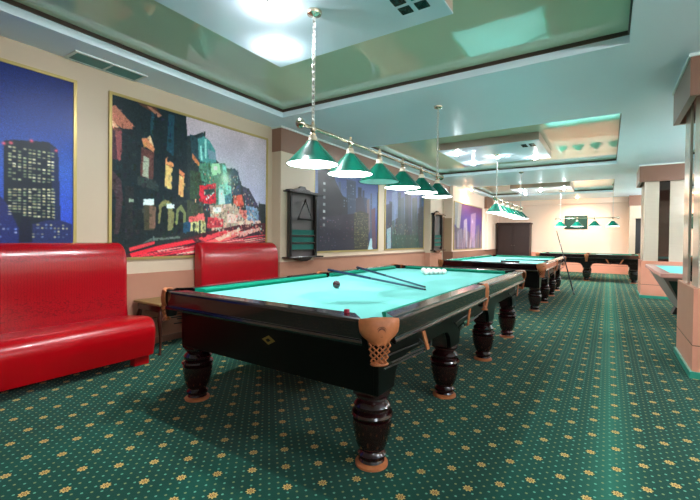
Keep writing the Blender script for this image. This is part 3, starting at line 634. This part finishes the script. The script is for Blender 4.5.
def billiard_table(loc, rz, label, L=3.79, W=1.857, nleg=4, emblem=True):
    root = thing('billiard_table', loc, label, 'billiard table', rz)
    hx, hy = W/2, L/2; c = .12; g = .055
    mb = MB(); cu = MB()
    for prof, q in ((WOODP, mb), (CUSHP, cu)):
        for s_ in (-1, 1):
            sweep(q, (-hx+c, s_*hy, 0), (hx-c, s_*hy, 0), (0, -s_, 0), prof, 1, 1)
            sweep(q, (s_*hx, -hy+c, 0), (s_*hx, -g, 0), (-s_, 0, 0), prof, 1, 0)
            sweep(q, (s_*hx, g, 0), (s_*hx, hy-c, 0), (-s_, 0, 0), prof, 0, 1)
    mb.build('wooden_rails', 'rail_wood', root, bevel=.002)
    cu.build('cushions', 'cloth_shaded', root)
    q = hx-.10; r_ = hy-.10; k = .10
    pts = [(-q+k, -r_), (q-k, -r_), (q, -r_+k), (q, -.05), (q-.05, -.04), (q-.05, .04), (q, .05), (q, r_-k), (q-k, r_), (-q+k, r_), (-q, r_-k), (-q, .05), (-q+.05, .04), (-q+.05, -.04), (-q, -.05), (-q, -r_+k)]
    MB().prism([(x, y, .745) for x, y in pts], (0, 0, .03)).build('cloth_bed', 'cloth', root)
    ax, ay = hx-.095, hy-.13
    # legs' centres
    lx = hx-.175; ys_ = [-hy+.21+(L-.42)*i/(nleg-1) for i in range(nleg)]
    mb = MB()
    for s_ in (-1, 1):
        pl = [(-ay, .70), (-ay, .40)]
        for a, b in zip(ys_, ys_[1:]):
            a2, b2 = a+.10, b-.10; pl += [(a2, .40)]
            for j in range(1, 6): th = j/6*math.pi/2; pl.append((a2+.12*(1-math.cos(th)), .40+.14*math.sin(th)))
            pl += [(a2+.16, .545), (b2-.16, .545)]
            for j in range(5, 0, -1): th = j/6*math.pi/2; pl.append((b2-.12*(1-math.cos(th)), .40+.14*math.sin(th)))
            pl.append((b2, .40))
        pl += [(ay, .40), (ay, .70)]
        mb.prism([(s_*ax, y, z) for y, z in pl], (-s_*.03, 0, 0))
        mb.prism([(-ax+.03, s_*ay, .70), (-ax+.03, s_*ay, .40), (ax-.03, s_*ay, .40), (ax-.03, s_*ay, .70)], (0, -s_*.03, 0))
        mb.box(min(s_*ax, s_*(ax+.012)), max(s_*ax, s_*(ax+.012)), -ay, ay, .655, .684)
    mb.box(-ax+.02, ax-.02, -ay+.02, ay-.02, .66, .744)
    mb.build('apron', 'apron', root, bevel=.003)
    for s_ in (-1, 1):
        for y in ys_:
            e = MB().box(s_*lx-.075, s_*lx+.075, y-.075, y+.075, .383, .66).lathe(LEGP[2:], (s_*lx, y, 0), 32, (.095, .245, .955)).build('leg', 'leg', root, True)
            MB().lathe([(.088, 0), (.088, .012), (.066, .0235)], (s_*lx, y, 0), 28).build('foot_pad', 'leather', e, True)
    for sx in (-1, 1):
        for sy in (-1, 1): pocket(root, sx*(hx-.058), sy*(hy-.058), (sx, sy), .1, True)
        pocket(root, sx*(hx-.045), 0, (sx, 0), .072, False)
        ball_rack(root, sx*(ax+.012), -hy+.10, 1, sx); ball_rack(root, sx*(ax+.012), hy-.10, -1, sx); ball_rack(root, sx*(ax+.012), -.12, -1, sx)
    if emblem:
        e = MB(); z = .575
        e.prism([(-.055, -ay-.001, z), (0, -ay-.001, z-.028), (.055, -ay-.001, z), (0, -ay-.001, z+.028)], (0, -.004, 0))
        e = e.build('badge', 'gold', root); e.location.x = .06
        MB().prism([(-.022, -ay-.006, z), (0, -ay-.006, z-.012), (.022, -ay-.006, z), (0, -ay-.006, z+.012)], (0, -.002, 0)).build('badge_centre', 'black', e)
    return root
T1 = (-1.801, 3.516); T2 = (-1.80, 9.10)
table1 = billiard_table((T1[0], T1[1], 0), 0, 'big dark billiard table in front with a dark ball and cues on its cloth')
table2 = billiard_table((T2[0], T2[1], 0), 0, 'second dark billiard table, in line behind the front one')
table3 = billiard_table((-.55, 14.63, 0), math.pi/2, 'billiard table standing crosswise in front of the end wall', L=2.80, W=1.5, nleg=3, emblem=False)

# fourth table between the columns: slanted cabinet on two feet
root = thing('pool_table', (1.27, 7.85, 0), 'pool table with grey slanted sides between the two right columns', 'pool table')
hx, hy = .69, 1.27
mb = MB()
for q in ((-hx, hx, -hy, -hy+.12), (-hx, hx, hy-.12, hy), (-hx, -hx+.12, -hy+.12, hy-.12), (hx-.12, hx, -hy+.12, hy-.12)): mb.box(*q, .74, .80)
mb.build('rails', simple('pale_pink_rail', (206, 160, 150), .25), root, bevel=.008)
box('cloth_bed', 'cloth', -hx+.10, hx-.10, -hy+.10, hy-.10, .74, .785, root)
MB().loft([[(-.66, -1.24, .74), (.66, -1.24, .74), (.66, 1.24, .74), (-.66, 1.24, .74)], [(-.34, -.92, .16), (.34, -.92, .16), (.34, .92, .16), (-.34, .92, .16)]]).build('slanted_cabinet', 'grey_skirt', root, bevel=.01)
for sy in (-1, 1):
    MB().loft([[(-.30, sy*.74-.14, .16), (.30, sy*.74-.14, .16), (.30, sy*.74+.14, .16), (-.30, sy*.74+.14, .16)], [(-.36, sy*.74-.12, 0), (.36, sy*.74-.12, 0), (.36, sy*.74+.12, 0), (-.36, sy*.74+.12, 0)]]).build('leg', 'door_dark', root, bevel=.01)
MB().prism([(-.60, -1.218, .70), (.60, -1.218, .70), (.36, -.95, .20), (-.36, -.95, .20)], (0, -.012, -.004)).build('end_panel', 'dark_green', root)

# ------------------------------------------------------------------ lamps
def billiard_lamp(loc, rz, n, span, label, z_ceil, over, off=()):
    root = thing('billiard_lamp', loc, label, 'pendant lamp', rz)      # origin on the bar line at rim height
    zb = .265; h = span/2
    MB().tube([(0, -h-.10, zb), (0, h+.10, zb)], .013, 12).build('bar', 'metal', root, True)
    for s_ in (-1, 1):
        mb = MB(); mb.tube([(0, s_*(h+.10), zb), (0, s_*(h+.115), zb), (0, s_*(h+.14), zb), (0, s_*(h+.155), zb), (0, s_*(h+.17), zb)], [.016, .026, .036, .030, .010], 14)
        mb.build('finial', 'metal', root, True)
    for k in range(n):
        y = -h+span*k/(n-1)
        sh = MB().lathe([(.193, 0), (.040, .165), (.034, .172), (.032, .170), (.038, .160), (.187, 0)], (0, y, 0), 36, cap=False).build('shade', 'shade', root, True)
        MB().lathe([(.184, .003), (.036, .158)], (0, y, 0), 30, cap=False).build('reflector', 'shade_in', sh, True)
        MB().lathe([(.183, .003), (.15, -.001), (.08, -.004), (.001, -.005)], (0, y, 0), 30, cap=False).build('diffuser', 'unlit' if k in off else 'glow', sh, True)
        sk = MB().lathe([(.036, .168), (.038, .176), (.030, .184), (.030, .206), (.020, .212)], (0, y, 0), 18).build('socket', 'ivory', sh, True)
        MB().lathe([(.021, .212), (.023, .222), (.012, .232), (.018, .243), (.020, zb), (.018, .288), (.008, .294), (.010, .306), (.001, .312)], (0, y, 0), 16).build('bar_clamp', 'metal', sh, True)
    for s_, (yy, zc) in zip((-1, 1), z_ceil):
        top = zc-loc[2]
        mb = MB(); z = zb+.045; k = 0
        mb.torus((0, yy, zb+.035), .012, .004, 'y')
        while z < top-.03:
            mb.torus((0, yy, z), .011, .0042, 'x' if k % 2 else 'y', sy=1.5, n=10, k=5); z += .0262; k += 1
        mb.build('chain', 'chain', root, True)
        MB().lathe([(.008, top-.042), (.014, top-.036), (.05, top-.022), (.055, top-.008), (.055, top)], (0, yy, 0), 22).build('ceiling_rose', 'metal', root, True)
    return root
LZ = 1.738
billiard_lamp((-1.8, 3.47, LZ), 0, 6, 2.474, 'row of six green cone lamps over the front table, third lamp off', ((-1.237, ZI), (1.237, ZC)), 1, off=(2,))
billiard_lamp((-1.8, 9.05, LZ), 0, 6, 2.474, 'row of six lit green cone lamps over the second table', ((-1.237, ZI), (1.237, ZC)), 1)
billiard_lamp((-.61, 14.55, LZ-.06), math.pi/2, 4, 1.43, 'row of four green cone lamps hung crosswise at the far end', ((-.715, ZF), (.715, ZI)), 1, off=())
billiard_lamp((1.75, 7.9, LZ), 0, 4, 1.5, 'row of cone lamps over the pool table behind the columns', ((-.7, ZC), (.7, ZC)), 1)

# ------------------------------------------------------------------ things on and by the tables
def cue(a, b, label, mats=('cue', 'cue_tip'), r0=.0165, r1=.008):
    a, b = Vector(a), Vector(b); d = b-a; L = d.length; u = d.normalized()
    root = thing('billiard_cue', a, label, 'cue')
    o = MB().tube([(0, 0, 0), u*.004, u*(L*.5), u*(L*.52)], [r0*.7, r0, (r0+r1)/2+.0003, (r0+r1)/2], 12).build('butt', mats[0], root, True)
    MB().tube([u*(L*.52), u*(L-.012)], [(r0+r1)/2, r1], 12).build('shaft', mats[1], root, True)
    MB().tube([u*(L-.012), u*L], [r1, r1*.85], 10).build('tip', 'black', root, True)
    return root
cue((-2.70, 3.66, .8425), (-1.285, 3.13, .783), 'dark blue cue lying over the left cushion, the nearer of two')
cue((-2.66, 4.22, .8405), (-1.36, 3.30, .783), 'dark blue cue lying over the left cushion, the farther of two')
def ball(x, y, z, mat, label, group=None, r=.034):
    o = MB().sphere((0, 0, 0), r, 24, 14).build('billiard_ball', mat, None, True); o.location = (x, y, z+r); return tag(o, label, 'ball', group)
ball(-1.955, 2.77, .775, 'dark_ball', 'dark maroon ball alone on the near half of the front table')
first = None
for row in range(5):
    for j in range(row+1):
        x = -1.85+(j-row/2)*.0682; y = 4.52+row*.0592
        if first is None:
            first = ball(x, y, .775, 'white_ball', 'white ball in the triangle of balls on the front table', 'white balls racked on the front table')
        else:
            b_ = first.copy(); COL.objects.link(b_); b_.location = (x, y, .775+.034)
o = MB().box(-.011, .011, -.011, .011, 0, .020).build('chalk', 'chalk', None, bevel=.002); o.location = (-1.125, 1.69, .8212); tag(o, 'small red chalk cube on the near rail of the front table', 'chalk')
o = MB().box(-.010, .010, -.010, .010, 0, .018).build('chalk', 'black', None, bevel=.002); o.location = (-.985, 1.82, .775); tag(o, 'tiny black chalk cube in the near corner of the front table', 'chalk')
# second table
br = thing('table_brush', (-1.43, 7.27, .8212), 'long dark brush on the near rail of the second table', 'brush')
MB().box(-.16, .16, -.02, .02, .018, .034).build('handle', 'cue_black', br, bevel=.006); MB().box(-.15, .15, -.017, .017, 0, .018).build('bristles', 'rack_back', br)
cue((-.93, 8.10, .8415), (-1.93, 9.1, .786), 'black cue lying on the second table', ('cue_black', 'cue_black'))
cue((-.62, 10.1, .0155), (-1.045, 10.63, 1.45), 'black cue leaning on the far corner of the second table', ('cue_black', 'cue_black'))
# far table: paper and small things
o = MB().box(-.2, .2, -.09, .09, 0, .004).build('paper_sheet', 'paper', None); o.location = (-.1, 13.945, .8212); tag(o, 'white sheet lying on the near rail of the crosswise table', 'paper')

# ------------------------------------------------------------------ sofas
def sofa(y0, y1, label):
    L = y1-y0; root = thing('sofa', (WX+.035, (y0+y1)/2, 0), label, 'sofa'); h = L/2
    prof = [(.0, .10), (.0, .90), (.0, 1.08), (.006, 1.122), (.025, 1.137), (.06, 1.132), (.095, 1.112), (.125, 1.078), (.148, 1.03), (.160, .96), (.163, .86), (.163, .7), (.168, .5), (.19, .40), (.19, .10)]
    def ring(y, k, pr, cx, cz):
        return [(cx+(x-cx)*k, y, cz+(z-cz)*(1-(1-k)*.35)) for x, z in pr]
    def body(pr, cx, cz, soft):
        st = [(-h, 1-soft*2), (-h+.008, 1-soft), (-h+.022, 1-soft*.25), (-h+.04, 1)]
        yy = st+[(v_, 1) for v_ in np.linspace(-h+.08, h-.08, 12)]+[(-a, k) for a, k in st[::-1]]
        mb = MB(); mb.loft([ring(y, k, pr, cx, cz) for y, k in yy]); return mb
    body(prof, .09, .6, .10).build('backrest', 'croc', root, True)
    sp = [(.19, .09), (.19, .405), (.30, .415), (.45, .432), (.55, .438), (.61, .428), (.655, .40), (.682, .355), (.688, .30), (.680, .22), (.664, .14), (.655, .09)]
    body(sp, .42, .26, .03).build('seat', 'red_plain', root, True)
    for y in (-h+.10, h-.10):
        MB().box(.54, .62, y-.07, y+.07, 0, .09).build('foot', 'red_plain', root, bevel=.006)
        MB().box(.04, .12, y-.05, y+.05, 0, .10).build('foot', 'red_plain', root, bevel=.006)
    return root
sofa(.63, 2.10, 'red crocodile leather sofa nearest to the camera on the left')
sofa(2.975, 4.30, 'red leather sofa behind the front table, under the street mural')

# low table between the sofas
root = thing('side_table', (-3.98, 2.56, 0), 'small dark wood table with mustard top between the red sofas', 'side table')
MB().box(-.24, .24, -.33, .33, .50, .525).build('table_top', 'stool_top', root, bevel=.008)
MB().box(-.21, .21, -.30, .30, .43, .50).build('frame', 'stool_wood', root, bevel=.004)
for sx in (-1, 1):
    for sy in (-1, 1):
        x, y = sx*.19, sy*.28
        MB().tube([(x, y, .43), (x+sx*.012, y+sy*.012, .36), (x+sx*.006, y+sy*.006, .25), (x-sx*.006, y-sy*.006, .12), (x+sx*.008, y+sy*.008, .03), (x+sx*.016, y+sy*.016, .0)], [.024, .026, .019, .013, .012, .017], 10).build('leg', 'stool_wood', root, True)

# ------------------------------------------------------------------ cue racks
def cue_rack(y, x, label):
    root = thing('cue_rack', (x, y, .86), label, 'cue rack')
    hw = .31; zt = 1.04
    box('back_panel', 'rack_back', 0, .02, -hw, hw, .04, zt, root)
    for s_ in (-1, 1): MB().box(.02, .075, s_*hw-.03, s_*hw+.03, .06, zt).build('post', 'rack_wood', root, bevel=.006)
    mb = MB(); mb.box(0, .14, -hw-.10, hw+.10, zt, zt+.022).box(0, .11, -hw-.05, hw+.05, zt+.022, zt+.045)
    mb.prism([(0, -.22, zt+.045), (0, .22, zt+.045), (0, .16, zt+.075), (0, .08, zt+.085), (0, .05, zt+.12), (0, -.05, zt+.12), (0, -.08, zt+.085), (0, -.16, zt+.075)], (.05, 0, 0))
    mb.build('cornice', 'rack_wood', root, bevel=.003)
    mb = MB(); mb.box(0, .15, -hw-.11, hw+.11, .035, .058)
    mb.prism([(0, -.20, .035), (0, .20, .035), (0, .15, .0), (0, .06, -.02), (0, -.06, -.02), (0, -.15, .0)], (.09, 0, 0)); mb.build('base_shelf', 'rack_wood', root, bevel=.003)
    for k in range(3):
        z = .16+k*.115
        MB().box(.02, .075, -hw+.03, hw-.03, z-.008, z+.004).build('shelf', 'rack_wood', root)
        MB().box(.02, .045, -hw+.03, hw-.03, z+.004, z+.085).build('baize_lining', 'baize', root)
    for s_ in (-1, 1): MB().box(.075, .085, s_*hw-.012, s_*hw+.012, .1, zt-.05).build('brass_strip', 'black', root)
    return root
cue_rack(4.80, PX, 'black wall cue rack with green shelves right of the second sofa')
cue_rack(10.68, PX, 'black wall cue rack with green shelves beside the taupe recess')
tri = MB(); tri.tube([(0, -.17, 0), (0, .17, 0), (0, 0, .30), (0, -.17, 0), (0, .17, 0)], .017, 8)
tri = tri.build('triangle_frame', 'black', None, True); tri.location = (PX+.094, 4.80, 1.50); tag(tri, 'black ball triangle hanging in the near cue rack', 'triangle')
MB().tube([(-.094+.02, 0, .295), (.012, 0, .290)], .004, 6).build('hook', 'metal', tri)

# ------------------------------------------------------------------ far wall things
root = thing('cabinet', (-3.28, YF-.34, 0), 'tall dark brown two-door cabinet in the far left corner', 'cabinet')
box('body', 'cab', -.62, .62, -.24, .27, .08, 1.88, root); box('plinth', 'cab', -.60, .60, -.22, .25, 0, .08, root)
MB().box(-.66, .66, -.28, .27, 1.88, 1.94).build('cornice', 'cab', root, bevel=.01)
for s_ in (-1, 1):
    x0_, x1_ = (s_*.31-.295, s_*.31+.295)
    d_ = MB().box(x0_, x1_, -.262, -.24, .10, 1.86)
    for z0_, z1_ in ((.16, .62), (.68, 1.30), (1.36, 1.80)): d_.box(x0_+.06, x1_-.06, -.27, -.262, z0_, z1_)
    d_ = d_.build('door', 'cab', root, bevel=.006); MB().sphere((s_*.05, -.275, 1.0), .016, 10, 6).build('knob', 'metal', d_, True)
root = thing('wall_picture', (-1.08, YF, 1.69), 'dark green rectangular picture on the end wall behind the far lamps', 'picture')
box('frame', 'black', -.39, .39, -.03, 0, 0, .52, root); box('image', 'screen', -.37, .37, -.034, -.03, .02, .50, root)
